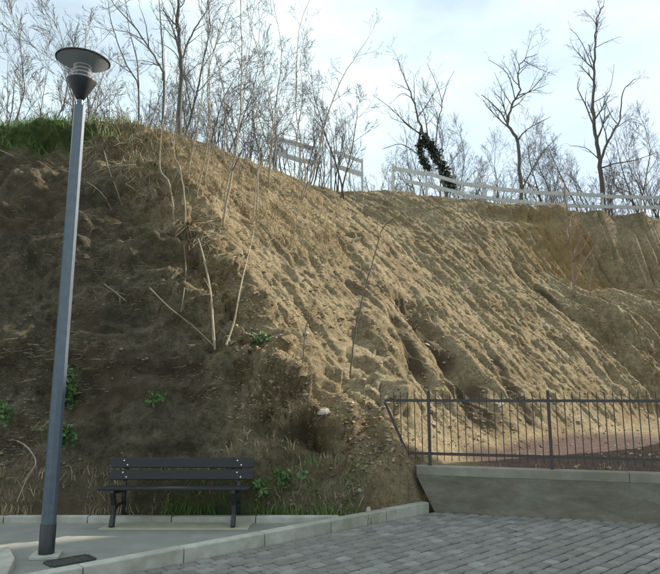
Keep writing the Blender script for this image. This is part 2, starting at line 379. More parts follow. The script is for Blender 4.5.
nx, ny = X.shape
me = bpy.data.meshes.new('earth_bank')
co = np.stack([X2, Y2, Z2], -1).reshape(-1, 3).astype(np.float32)
idx = np.arange(nx*ny).reshape(nx, ny)
quads = np.stack([idx[:-1, :-1], idx[1:, :-1], idx[1:, 1:], idx[:-1, 1:]], -1).reshape(-1, 4)
me.vertices.add(len(co)); me.vertices.foreach_set('co', co.ravel())
me.loops.add(quads.size); me.loops.foreach_set('vertex_index', quads.ravel().astype(np.int32))
me.polygons.add(len(quads)); me.polygons.foreach_set('loop_start', np.arange(0, quads.size, 4, dtype=np.int32))
me.polygons.foreach_set('use_smooth', np.ones(len(quads), dtype=bool))
me.update(calc_edges=True); me.validate()
for nm, a in (('gold', a_gold), ('red', a_red), ('green', a_green), ('damp', damp), ('shaded_soil', a_shaded_soil), ('litter', a_litter)):
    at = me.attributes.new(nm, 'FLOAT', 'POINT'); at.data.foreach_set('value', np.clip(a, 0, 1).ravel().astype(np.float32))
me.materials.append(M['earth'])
bank_o = bpy.data.objects.new('earth_bank', me); COL.objects.link(bank_o)
tag(bank_o, 'eroded tan earth bank with a shaded cut face and long sunlit slope', kind='structure')

# coarse ray-casting copy of the middle of the bank
BV = BVHTree.FromPolygons(co.tolist(), quads.tolist())
def hit(px, py, fallback_y=20.0):
    d = ray(px, py).normalized(); r_ = BV.ray_cast(ORI, d)
    return r_[0] if r_[0] is not None else on_y(px, py, fallback_y)
def ground(x, y):
    r_ = BV.ray_cast(Vector((x, y, 60)), Vector((0, 0, -1)))
    return r_[0].z if r_[0] is not None else 0.0
def ground_n(x, y):
    r_ = BV.ray_cast(Vector((x, y, 60)), Vector((0, 0, -1)))
    return (r_[0], r_[1]) if r_[0] is not None else (Vector((x, y, 0)), Vector((0, 0, 1)))

# ------------------------------------------------------------------ street, pavement, kerbs
mb = MB(); mb.v = [(-300, -300, -0.03), (300, -300, -0.03), (300, 9.3, -0.03), (-300, 9.3, -0.03)]; mb.f = [(0, 1, 2, 3)]
street = tag(mb.build('street', M['bed']), 'grey paved street of small square concrete blocks', kind='structure')
# pavers: courses parallel to the kerb, half bond, the largest in view as single parts and the rest joined
PW, PL, GAP = 0.138, 0.165, 0.015
pav = []
for i in range(0, 46):
    off = (i + 0.5) * PW + 0.006
    for j in range(-46, 46):
        c = K0 - KN * off + KD * ((j + (0.5 if i % 2 else 0)) * PL)
        if c.y < 2.2 or c.y > wall_y(c.x) + 0.02 or c.x > 9 or c.x < -8: continue
        d = c - ORI; fw = d.y*math.cos(PITCH) + d.z*math.sin(PITCH); up = -d.y*math.sin(PITCH) + d.z*math.cos(PITCH)
        px, py = 330 + FPX*d.x/fw, 287 - FPX*up/fw
        vis = (-10 < px < 670 and py < 584)
        pav.append((0 if vis else 1, d.length, c))
pav.sort(key=lambda t: (t[0], t[1]))
def paver_mesh(seed, name='paver'):
    r_ = random.Random(seed); m_ = MB(); a, b_ = PL/2-0.0065, PW/2-0.0115; ch = 0.011
    j = lambda: r_.uniform(-0.003, 0.003)
    ring = [(-a, -b_), (a, -b_), (a, b_), (-a, b_)]
    m_.v = [(x+j(), y+j(), -0.06) for x, y in ring] + [(x+j(), y+j(), -ch) for x, y in ring] + [(x*(1-ch/a)+j(), y*(1-ch/b_)+j(), 0) for x, y in ring]
    for l in (0, 4): m_.f += [(l+k, l+(k+1) % 4, l+4+(k+1) % 4, l+4+k) for k in range(4)]
    m_.f.append((8, 9, 10, 11)); return m_
pmesh = [paver_mesh(s).mesh('paver', M['paver']) for s in range(6)]
# each paver mesh has one island, so its shade comes from the object's own random number
def paver_mat():
    m_, nt_, b_ = mat_new('paver_single'); p = geo_pos(nt_)
    col = ramp(nt_, noise(nt_, p, 7), [(0.3, (0.165, 0.158, 0.142)), (0.7, (0.245, 0.237, 0.215))])
    r_ = nd(nt_, 'ShaderNodeObjectInfo').outputs['Random']
    col = mixc(nt_, 1.0, col, ramp(nt_, r_, [(0, (0.80,)*3), (0.85, (1.08,)*3), (1, (1.36,)*3)]), 'MULTIPLY')
    col = mixc(nt_, ramp(nt_, noise(nt_, p, 1.1, 5), [(0.45, (0, 0, 0)), (0.7, (0.5,)*3)]), col, (0.17, 0.16, 0.135))
    nt_.links.new(col, b_.inputs['Base Color']); b_.inputs['Roughness'].default_value = 0.86
    bump(nt_, b_, noise(nt_, p, 75, 4), 0.5, 0.006); return m_
pm = paver_mat()
for me_ in pmesh: me_.materials.clear(); me_.materials.append(pm)
kz = math.atan2(KD.y, KD.x)
restmb = MB()
for n_, (v_, d_, c) in enumerate(pav):
    tilt = (rng.uniform(-0.012, 0.012), rng.uniform(-0.012, 0.012)); dz = rng.uniform(-0.004, 0.004); tz = kz + rng.uniform(-0.012, 0.012)
    if n_ < 300:
        o = bpy.data.objects.new('paver', pmesh[n_ % 6]); COL.objects.link(o); o.parent = street
        o.location = (c.x, c.y, dz); o.rotation_euler = (tilt[0], tilt[1], tz)
    else:
        q = paver_mesh(n_); b0 = len(restmb.v); cz, sz = math.cos(tz), math.sin(tz)
        restmb.v += [(c.x + x*cz - y*sz, c.y + x*sz + y*cz, z + dz + tilt[0]*y - tilt[1]*x) for x, y, z in q.v]
        restmb.f += [tuple(b0+k for k in f) for f in q.f]
if restmb.v: tag(restmb.build('paving', M['paver'], street), kind='stuff')

mb = MB()                                                                           # concrete pavement
kin = lambda s_, z_: (K0 + KN*(KW+0.004) + KD*s_).to_tuple()[:2] + (z_,)
sfar = ((BACK_Y - 0.002) - kin(0, 0)[1]) / KD.y
a0, a1 = kin(-14, PZ), kin(sfar, PZ)
mb.v = [a0, a1, (-40, a1[1], PZ), (-40, a0[1], PZ)]; mb.f = [(0, 1, 2, 3)]
tag(mb.build('pavement', M['slab']), 'grey concrete pavement between the two kerbs', kind='structure')

kerb = tag(empty('kerb', K0 - KD*3), 'pale concrete kerb running diagonally along the block paving', 'kerb')
kerb.rotation_euler = (0, 0, kz)
def stone(parent, x0, x1, y0, y1, h, mat, z0=-0.1):
    m_ = MB(); m_.box(x0+0.004, x1-0.004, y0, y1, z0, h); return m_.build('kerb_stone', mat, parent, bevel=0.012)
s_first = (on_z(191, 565) - K0).dot(KD) + 3
klen = (K1 - K0).length + 3 + 0.46
cuts = [s_first + 0.93*k for k in range(-8, 9)]
for a, b_ in zip(cuts[:-1], cuts[1:]):
    if b_ < -6 or a > klen: continue
    stone(kerb, a, min(b_, klen), 0, KW, KH + rng.uniform(-0.003, 0.003), M['kerb'])
bk = tag(empty('kerb', (0, BACK_Y, 0)), 'low concrete kerb behind the bench at the foot of the bank', 'kerb')
xe = a1[0] + 0.0
for k in range(15):
    x1 = xe - k*0.98; stone(bk, x1-0.98, x1, 0, 0.10, KH - 0.006 + rng.uniform(-0.003, 0.003), M['kerb'], 0.0)

# pale concrete block, utility cover, bench pad
cb = MB(); P4 = [on_z(-14, 552, 0.12), on_z(-14, 590, 0.12), on_z(4, 582, 0.12), on_z(15, 557, 0.12), on_z(9, 546, 0.12)]
n5 = 5; cb.v = [(p.x, p.y, PZ) for p in P4] + [(p.x, p.y, 0.12) for p in P4]
cb.f = [tuple(range(5, 10))] + [(i, (i+1) % 5, 5+(i+1) % 5, 5+i) for i in range(5)]
tag(cb.build('concrete_block', M['kerb'], bevel=0.012), 'pale concrete block lying on the pavement beyond the lamp post', 'block')
uc = on_z(70, 561.5, PZ)
ucr = tag(empty('utility_cover', (uc.x, uc.y, PZ+0.001), kz), 'dark rectangular utility cover set in the pavement beside the lamp post', 'cover')
m_ = MB(); m_.box(-0.17, 0.17, -0.09, 0.09, 0.0, 0.008); m_.build('plate', M['cover'], ucr)
for s_ in (-1, 1):
    m_ = MB(); m_.box(-0.185, 0.185, s_*0.105-0.013, s_*0.105+0.013, 0, 0.012); m_.build('frame_bar', M['cover'], ucr)
    m_ = MB(); m_.box(s_*0.19-0.013, s_*0.19+0.013, -0.09, 0.09, 0, 0.012); m_.build('frame_bar', M['cover'], ucr)

# ------------------------------------------------------------------ bench
bc = on_z(173, 526.5, PZ+0.012); BL = 0.855
pad = MB(); pad.box(bc.x-0.80, bc.x+0.86, bc.y-0.12, BACK_Y-0.01, 0.0, PZ+0.012)
tag(pad.build('bench_pad', M['pad'], bevel=0.006), 'pale yellowish concrete pad under the black bench', 'pad')
bench = tag(empty('bench', (bc.x, bc.y, PZ+0.012)), 'black plank bench with iron legs in front of the earth bank', 'bench')
def prism(poly, x0, x1):
    m_ = MB(); n = len(poly)
    m_.v = [(x0, y, z) for y, z in poly] + [(x1, y, z) for y, z in poly]
    m_.f = [tuple(range(n)), tuple(n+k for k in reversed(range(n)))] + [(k, n+k, n+(k+1) % n, (k+1) % n) for k in range(n)]
    return m_
def ribbon(path):                                       # (y, z, half width) -> outline
    Lp, Rp = [], []
    for i, (y, z, w) in enumerate(path):
        a = path[max(i-1, 0)]; b_ = path[min(i+1, len(path)-1)]
        d = Vector((b_[0]-a[0], b_[1]-a[1])).normalized(); nn = Vector((-d.y, d.x))*w
        Lp.append((y+nn.x, z+nn.y)); Rp.append((y-nn.x, z-nn.y))
    return Lp + Rp[::-1]
for s_ in (-1, 1):
    x = s_*0.68; t = 0.024
    prism(ribbon([(-0.045, 0.0, 0.05), (-0.03, 0.04, 0.036), (0.0, 0.13, 0.028), (0.0, 0.24, 0.027), (-0.05, 0.34, 0.034), (-0.07, 0.395, 0.05)]), x-t, x+t).build('leg', M['iron'], bench, bevel=0.006)
    prism(ribbon([(0.43, 0.0, 0.045), (0.415, 0.04, 0.028), (0.36, 0.15, 0.02), (0.33, 0.27, 0.02), (0.34, 0.36, 0.026)]), x-t, x+t).build('leg', M['iron'], bench, bevel=0.006)
    prism(ribbon([(-0.10, 0.385, 0.016), (0.1, 0.362, 0.018), (0.33, 0.354, 0.020)]), x-t*0.9, x+t*0.9).build('seat_bracket', M['iron'], bench, bevel=0.004)
    prism(ribbon([(0.335, 0.37, 0.026), (0.355, 0.45, 0.019), (0.385, 0.58, 0.016), (0.405, 0.69, 0.014)]), x-t*0.85, x+t*0.85).build('back_support', M['iron'], bench, bevel=0.004)
    prism(ribbon([(0.0, 0.17, 0.010), (0.2, 0.215, 0.010), (0.345, 0.20, 0.010)]), x-0.012, x+0.012).build('stretcher', M['iron'], bench)
for k in range(3):
    y0 = -0.075 + k*0.137
    m_ = MB(); m_.box(-BL, BL, y0, y0+0.124, 0.396, 0.426); m_.v = [(x, y, z - 0.06*(y+0.075)) for x, y, z in m_.v]; m_.build('seat_plank', M['plank'], bench, bevel=0.008)
for k, (ya, za) in enumerate(((0.335, 0.520), (0.363, 0.655))):
    pl = MB(); d = Vector((0, 0.20, 0.98)).normalized()
    nrm = Vector((0, -0.98, 0.20))
    a = Vector((0, ya, za)); q = []
    for zz in (-0.058, 0.058):
        for x, yy in ((-BL, 0.016), (BL, 0.016), (BL, -0.016), (-BL, -0.016)):
            p = a + d*zz + nrm*yy; q.append((x, p.y, p.z))
    pl.quadbox(q); po = pl.build('back_plank', M['plank'], bench, bevel=0.007)
    for s_ in (-1, 1):
        for dx, dz in ((-0.022, 0.026), (0.024, -0.026)):
            p = a + d*dz + nrm*0.016
            sc = MB(); sc.tube([Vector((s_*0.68+dx, p.y, p.z)), Vector((s_*0.68+dx, p.y, p.z)) + nrm*0.006], [0.011, 0.008], 8)
            sc.build('screw', M['steel'], po)

# ------------------------------------------------------------------ lamp post
lb = on_z(46, 557, PZ)
zt = lambda py: on_y(80, py, lb.y).z - PZ
lamp = tag(empty('street_lamp', (lb.x, lb.y, PZ), 0.22), 'tall blue-grey lamp post with a cone-shaped lantern and black foot', 'street lamp')
H = zt(106)
pz = zt(524)
m_ = MB(); m_.box(-0.125, 0.125, -0.125, 0.125, 0, 0.03); m_.build('base_plate', M['kerb'], lamp, bevel=0.006)
m_ = MB(); m_.lathe([(0.071, 0.03), (0.071, pz), (0.066, pz+0.004)], 16); m_.build('foot_sleeve', M['lamp'], lamp, True)
m_ = MB(); m_.lathe([(0.067, pz), (0.0585, H), (0.03, H+0.012)], 8); m_.build('pole', M['pole'], lamp)
m_ = MB(); m_.lathe([(0.031, H-0.02), (0.031, H+0.10)], 14); m_.build('neck', M['pole'], lamp, True)
h0 = H + 0.07
head_q = Vector((-lb.x*0.0, -1.0, 0)); 
from mathutils import Matrix
cd = Vector((-lb.x, -lb.y, 0)).normalized(); axis = Vector((0, 0, 1)).cross(cd)
TILT = Matrix.Translation((0, 0, h0)) @ Matrix.Rotation(-0.22, 4, 'Z') @ Matrix.Rotation(R(3.5), 4, axis) @ Matrix.Rotation(0.22, 4, 'Z')   # the lantern sits a little crooked
def head(prof, n, name, mat):
    m_ = MB(); m_.lathe(prof, n); m_.v = [tuple(TILT @ Vector(v)) for v in m_.v]; m_.build(name, mat, lamp, True)
head([(0.0, 0), (0.036, 0), (0.05, 0.025), (0.15, 0.20), (0.15, 0.208), (0.0, 0.22)], 32, 'lower_cone', M['lamp'])
head([(0.148, 0.204), (0.262, 0.432)], 40, 'clear_cone', M['clear'])
for k in range(4):
    z0 = 0.235 + k*0.042; r_ = 0.098 - k*0.003
    head([(r_-0.03, z0+0.016), (r_, z0), (r_+0.004, z0+0.004), (r_-0.026, z0+0.02), (r_-0.03, z0+0.016)], 28, 'louvre', M['louvre'])
head([(0.0, 0.21), (0.055, 0.21), (0.055, 0.44), (0.0, 0.44)], 20, 'lamp_core', M['disc'])
head([(0.0, 0.436), (0.18, 0.438), (0.266, 0.426), (0.274, 0.432), (0.266, 0.444), (0.18, 0.466), (0.0, 0.483)], 48, 'top_disc', M['disc'])

# ------------------------------------------------------------------ retaining wall and iron railing
wr = tag(empty('retaining_wall', (WALL_A.x, WALL_A.y, 0), math.atan2(WD.y, WD.x)), 'low stained concrete retaining wall holding the terrace', 'wall')
_d = ray(416, 467); WX0 = (ORI + _d*((WALL_A - ORI).dot(WN)/_d.dot(WN)) - WALL_A).dot(WD)
m_ = MB()                                              # body, its left end raked back into the earth
m_.quadbox([(-0.02, 0, -0.1), (14, 0, -0.1), (14, 0.20, -0.1), (-0.02, 0.20, -0.1), (WX0, 0, WALL_H-0.1215), (14, 0, WALL_H-0.1215), (14, 0.20, WALL_H-0.1215), (WX0, 0.20, WALL_H-0.1215)])
m_.build('wall_body', M['wall'], wr)
for k in range(6):
    m_ = MB(); xa = WX0 if k == 0 else WX0 + 2.62*k
    m_.box(xa+0.002, WX0+2.62*(k+1)-0.002, -0.003, 0.203, WALL_H-0.1225, WALL_H + rng.uniform(-0.003, 0.003)); m_.build('coping', M['coping'], wr, bevel=0.01)
def s_at(px, py, off=0.10):
    A = WALL_A - WN*off; d = ray(px, py); t = (A - ORI).dot(WN) / d.dot(WN); return (ORI + d*t - A).dot(WD), (ORI + d*t).z
rf = tag(empty('iron_railing', (WALL_A.x, WALL_A.y, WALL_H), math.atan2(WD.y, WD.x)), 'dark iron railing with thin bars standing on the retaining wall', 'railing')
sp0, _ = s_at(429.5, 440); sp1, _ = s_at(550.5, 440); step = sp1 - sp0
sl, ztop = s_at(384.5, 400.5); sb, zbot = s_at(406, 453)
ztop -= WALL_H; zbot -= WALL_H; _, zp = s_at(430, 391.5); zp -= WALL_H
YF = 0.10; END = 13.0
for k in range(8):
    s_ = sp0 + k*step
    if s_ > END: break
    m_ = MB(); m_.box(s_-0.02, s_+0.02, YF-0.02, YF+0.02, -0.03, zp+0.01); m_.build('post', M['rail'], rf)
    s_n = s_ + step
    m_ = MB(); m_.bar((s_+0.021, YF, ztop), (s_n-0.021, YF, ztop), 0.012, 0.038); m_.build('rail', M['rail'], rf)
    m_ = MB(); m_.bar((s_+0.021, YF, zbot), (s_n-0.021, YF, zbot), 0.012, 0.038); m_.build('rail', M['rail'], rf)
    nb = 16
    for j in range(1, nb):
        x = s_ + step*j/nb + rng.uniform(-0.003, 0.003)
        m_ = MB(); m_.tube([Vector((x, YF, zbot-0.09)), Vector((x+rng.uniform(-0.003, 0.003), YF, zp-0.01))], [0.0065, 0.0065], 6); m_.build('bar', M['rail'], rf)
m_ = MB(); m_.bar((sl, YF, ztop), (sp0-0.021, YF, ztop), 0.012, 0.038); m_.build('rail', M['rail'], rf)
m_ = MB(); m_.bar((sb-0.01, YF, zbot), (sp0-0.021, YF, zbot), 0.012, 0.038); m_.build('rail', M['rail'], rf)
m_ = MB(); m_.bar((sl+0.004, YF, ztop-0.022), (sb+0.004, YF, zbot+0.022), 0.012, 0.036); m_.build('end_brace', M['rail'], rf)
bs = step/16
for j in range(1, 7):
    x = sp0 - bs*j
    if x < sl + 0.05: continue
    zl = zbot - 0.09 if x > sb + 0.02 else ztop + (zbot - ztop)*(x - sl)/(sb - sl) + 0.02
    m_ = MB(); m_.tube([Vector((x, YF, zl)), Vector((x, YF, zp-0.01))], [0.0065, 0.0065], 6); m_.build('bar', M['rail'], rf)

# ------------------------------------------------------------------ wooden fence along the crest
def world_at(px, py, y): return on_y(px, py, y)
FW = [(276, 21.0), (300, 21.2), (331, 21.5), (362, 21.8), (393, 22.3), (426, 22.7), (463, 23.2), (484, 23.6), (494, 23.75), (530, 24.3), (566, 24.8), (602, 25.3), (640, 25.7), (682, 26.1)]
TOPY = {276: 137, 300: 145, 331: 149, 362: 161, 393: 166, 426: 172, 463: 182, 484: 185, 494: 187, 530: 191, 566: 193, 602: 195, 640: 196, 682: 197}
wfence = tag(empty('wooden_fence', (0, 21.4, 9.0)), 'weathered white wooden rail fence along the top of the bank', 'fence')
posts = []
for px, y in FW:
    top_ = on_y(px, TOPY[px] - 2, y); gz = ground(top_.x, y) - 0.15
    w_ = 0.16 if px == 484 else 0.075
    m_ = MB(); m_.box(top_.x-w_/2, top_.x+w_/2, y-0.04, y+0.04, gz, top_.z)
    m_.v = [(a-0, b_-21.4, c-9.0) for a, b_, c in m_.v]
    m_.build('post', M['wood'], wfence); posts.append((top_, y))
def board(i, j, da, db, thick=0.14, ea=0.0, eb=0.0):
    a, b_ = posts[i], posts[j]
    pa = Vector((a[0].x, a[1]-0.058, a[0].z-da)); pb = Vector((b_[0].x, b_[1]-0.058, b_[0].z-db))
    d = (pb-pa); q0 = pa + d*ea; q1 = pb - d*eb
    m_ = MB(); m_.bar(q0, q1, 0.03, thick); m_.v = [(x, y-21.4, z-9.0) for x, y, z in m_.v]; m_.build('board', M['wood'], wfence)
board(0, 1, 0.15, 0.10, 0.17); board(0, 1, 0.68, 0.68, 0.17); board(1, 2, 0.12, 0.22, 0.15, 0.02, 0.55); board(1, 2, 0.68, 0.72, 0.16, 0.02, 0.5)
board(2, 3, 0.16, 0.12, 0.13, 0.08, 0.02); board(2, 3, 0.70, 0.62, 0.17, 0.06, 0.02)
for i in range(4, len(posts)-1):
    for dd in (0.16, 0.62):
        if (i, dd) in ((4, 0.62),): board(i, i+1, dd, dd, 0.14, 0.35, 0.0); continue
        board(i, i+1, dd + rng.uniform(-0.03, 0.03), dd + rng.uniform(-0.03, 0.03), 0.15)

# ------------------------------------------------------------------ bare trees, saplings
RMIN = [0.0026]; SUB2 = [0.5]
def grow(mb, p, d, L, r, depth, rg, up=0.10, wig=0.22, kids=4, ang=(0.5, 1.0), sub=0.55):
    n = max(3, min(7, int(L/0.22)))
    pts = [p.copy()]; rad = [r]; d = d.normalized()
    for i in range(n):
        d = (d + Vector((rg.gauss(0, wig), rg.gauss(0, wig), rg.gauss(0, wig) + up)) * 0.6).normalized()
        pts.append(pts[-1] + d * (L/n)); rad.append(max(r * (1 - 0.72*(i+1)/n), RMIN[0]))
    mb.tube(pts, rad, 5 if r > 0.03 else (4 if r > 0.012 else 3), cap=False)
    if depth > 0: sprout(mb, pts, rad, L, depth, rg, up, wig, kids, ang, sub)
def sprout(mb, pts, rad, L, depth, rg, up, wig, kids, ang, sub, lo=0.25):
    n = len(pts) - 1
    for k in range(kids):
        t = lo + (1-lo)*(k + rg.random())/kids; t = min(t, 0.999); i = int(t*n); f = t*n - i
        q = pts[i].lerp(pts[i+1], f); r_ = rad[i]*(1-f) + rad[i+1]*f
        ax = (pts[i+1]-pts[i]).normalized()
        e = ax.cross(Vector((rg.gauss(0, 1), rg.gauss(0, 1), rg.gauss(0, 1)))).normalized()
        a = rg.uniform(*ang)
        grow(mb, q, ax*math.cos(a) + e*math.sin(a), L*sub*rg.uniform(0.55, 1.25)*(1.15-0.55*t), max(r_*0.62, RMIN[0]), depth-1, rg, up, wig, max(2, int(kids*0.75)), ang, SUB2[0])

def smooth_path(pts, n_per=4):
    out = []
    for i in range(len(pts)-1):
        p0 = pts[max(i-1, 0)]; p1 = pts[i]; p2 = pts[i+1]; p3 = pts[min(i+2, len(pts)-1)]
        for k in range(n_per):
            t = k/n_per
            out.append(0.5*((2*p1) + (p2-p0)*t + (2*p0-5*p1+4*p2-p3)*t*t + (3*p1-p0-3*p2+p3)*t**3))
    out.append(pts[-1]); return out
def traced(name, label, cat, y0, limbs, mat, twig_mat, seed, group=None, root_z=None, depth=3, kids=5, sub=0.28, yamp=0.35, root=None):
    """limbs: list of (pixel path, r0, r1); the first path starts at the root"""
    rg = random.Random(seed)
    base = root if root is not None else on_y(*limbs[0][0][0], y0)
    if root is None: base.z = ground(base.x, base.y) - 0.12
    o = tag(empty(name, base), label, cat, group)
    tr, cw = MB(), MB()
    ys = {}
    for li, (path, r0, r1) in enumerate(limbs):
        if y0 > 24: r0 *= 0.78
        ph = rg.uniform(-1, 1); pts = []
        for i, (px, py) in enumerate(path):
            key = (px, py)
            if key not in ys:
                ys[key] = base.y if (li == 0 and i == 0) else (ys[path[i-1]] if i else base.y) + ph*yamp*rg.uniform(0.2, 1.0)*(0.0 if (li == 0 and i < 2) else 1)
            p = on_y(px, py, ys[key])
            if li == 0 and i == 0: p = base.copy()
            pts.append(p - base)
        sp = smooth_path(pts)
        for k in range(1, len(sp)-1): sp[k] = sp[k] + Vector((rg.gauss(0, 1), rg.gauss(0, 1), rg.gauss(0, 1)))*r0*0.25
        n = len(sp); rad = [r0 + (r1-r0)*k/(n-1) for k in range(n)]
        tr.tube(sp, rad, 7 if r0 > 0.05 else 5)
        L = sum((sp[k+1]-sp[k]).length for k in range(n-1))
        if depth > 0: sprout(cw, sp, rad, min(L, 5.0), depth, rg, 0.10, 0.2, max(2, int(kids*(0.5+L/3.0))), (0.45, 1.0), sub, 0.3 if li == 0 else 0.12)
    tr.build('trunk', mat, o, True)
    if cw.v: cw.build('crown', twig_mat, o)
    return o

RMIN[0] = 0.0036
Z6 = lambda *a: [(380 + x/2.357, y/2.357) for x, y in a]
traced('bare_tree', 'tall bare tree with a straight upright leader beyond the wooden fence', 'tree', 27.0, [
    (Z6((523, 455), (522, 410), (515, 355), (505, 300), (503, 240), (505, 170), (508, 100), (513, 40), (528, 14)), 0.145, 0.018),
    (Z6((519, 385), (535, 340), (552, 305), (566, 280), (573, 215), (602, 186)), 0.085, 0.014),
    (Z6((506, 300), (482, 242), (466, 208), (472, 180)), 0.05, 0.012), (Z6((503, 165), (486, 122), (466, 85), (446, 66)), 0.035, 0.008),
    (Z6((524, 395), (560, 384), (600, 378), (655, 358)), 0.05, 0.012), (Z6((508, 112), (535, 98), (568, 86)), 0.025, 0.007),
    (Z6((517, 375), (482, 348), (448, 344)), 0.035, 0.01), (Z6((552, 305), (590, 280), (612, 286)), 0.03, 0.008), (Z6((505, 240), (540, 215), (552, 150)), 0.03, 0.008)],
    M['bark'], M['twig'], 1, depth=3, kids=3, sub=0.36)
traced('bare_tree', 'bare tree with a forked, right-leaning crown beyond the wooden fence', 'tree', 26.0, [
    (Z6((331, 450), (328, 400), (325, 335), (302, 294), (311, 250), (330, 214), (325, 170), (340, 140), (372, 127)), 0.115, 0.012),
    (Z6((302, 294), (285, 266), (256, 236), (238, 224)), 0.055, 0.012), (Z6((325, 330), (350, 302), (402, 275)), 0.05, 0.01),
    (Z6((338, 440), (375, 372), (416, 324)), 0.05, 0.01), (Z6((318, 232), (300, 172), (254, 140)), 0.035, 0.008),
    (Z6((326, 180), (316, 150), (308, 128)), 0.025, 0.006), (Z6((338, 142), (372, 160), (415, 178)), 0.025, 0.006), (Z6((312, 250), (285, 205), (270, 170)), 0.03, 0.007)],
    M['bark'], M['twig'], 2, depth=3, kids=3, sub=0.38)
ivy_tree = traced('bare_tree', 'bare tree with two stems wrapped in dark ivy behind the wooden fence', 'tree', 24.6, [
    (Z6((160, 450), (138, 385), (110, 328), (95, 298), (76, 230), (60, 188), (40, 140)), 0.10, 0.010),
    (Z6((112, 395), (98, 370), (92, 340), (97, 300)), 0.07, 0.04),
    (Z6((130, 352), (138, 282), (146, 242), (130, 190), (110, 148)), 0.04, 0.008), (Z6((146, 242), (158, 200), (175, 168)), 0.025, 0.007),
    (Z6((96, 318), (60, 288), (22, 252), (-4, 232)), 0.035, 0.008), (Z6((92, 365), (50, 340), (4, 352)), 0.035, 0.008), (Z6((76, 232), (52, 220), (30, 240)), 0.025, 0.007)],
    M['bark'], M['twig'], 3, sub=0.34, depth=3, kids=3)
iv = MB(); rg = random.Random(8)
def leaf(mb, p, s, rg, up=0.0):
    n = Vector((rg.gauss(0, 1), rg.gauss(0, 1), rg.gauss(0, 1) + up)).normalized(); e = n.orthogonal().normalized()
    a = rg.uniform(0, 6.28); f = n.cross(e); u = e*math.cos(a) + f*math.sin(a); w = n.cross(u)
    b0 = len(mb.v); mb.v += [tuple(p - u*s), tuple(p + w*s*0.55 - u*s*0.1), tuple(p + u*s), tuple(p - w*s*0.55 - u*s*0.1)]; mb.f.append((b0, b0+1, b0+2, b0+3))
for path, rr, n_ in ((Z6((170, 446), (150, 400), (128, 360), (112, 336)), 0.30, 2300), (Z6((114, 398), (100, 375), (94, 345), (102, 330)), 0.20, 1100), (Z6((112, 336), (104, 318)), 0.16, 260)):
    pts = smooth_path([on_y(px, py, 24.6) for px, py in path], 6)
    for k in range(n_):
        i = rg.randrange(len(pts)-1); q = pts[i].lerp(pts[i+1], rg.random()); e = Vector((rg.gauss(0, 1), rg.gauss(0, 1), rg.gauss(0, 0.7)))
        q = q + e.normalized()*rr*rg.uniform(0.35, 1.05)*(0.8+0.35*math.sin(i*1.7+k*0.001)) - ivy_tree.location
        leaf(iv, q, rg.uniform(0.04, 0.075), rg)
iv.build('ivy', M['ivy'], ivy_tree)

# left-hand trees on the hump, behind its edge
Z7 = lambda *a: [(100 + x/4.1, y/4.1) for x, y in a]
traced('bare_tree', 'bare tree with a dark straight trunk on top of the grassy hump', 'tree', 16.5, [
    (Z7((328, 480), (330, 300), (328, 200), (322, 100), (318, 0), (312, -110)), 0.075, 0.02),
    (Z7((330, 300), (350, 195), (400, 100), (444, 30), (470, -60)), 0.035, 0.008), (Z7((330, 215), (300, 120), (262, 40), (250, -30)), 0.025, 0.006),
    (Z7((330, 340), (380, 280), (440, 240)), 0.02, 0.005), (Z7((329, 250), (290, 200), (230, 170)), 0.02, 0.005)], M['bark'], M['twig'], 4, kids=4)
traced('bare_tree', 'bare many-stemmed tree arching over towards the lantern from the hump', 'tree', 15.6, [
    (Z7((262, 490), (262, 330), (250, 282), (210, 212), (150, 122), (62, 22), (20, -40)), 0.04, 0.008),
    (Z7((259, 330), (256, 200), (246, 60), (238, -60)), 0.03, 0.008), (Z7((240, 268), (190, 250), (110, 246)), 0.015, 0.004),
    (Z7((200, 200), (190, 110), (160, 20)), 0.02, 0.005)], M['bark'], M['twig'], 5, kids=4)
traced('bare_tree', 'slender bare tree on the hump just beyond the lantern', 'tree', 15.2, [
    (Z7((158, 490), (158, 362), (112, 272), (72, 172), (42, 72), (30, -30)), 0.028, 0.007),
    (Z7((158, 362), (150, 240), (120, 120), (100, -20)), 0.022, 0.006)], M['bark'], M['twig'], 6, kids=4)

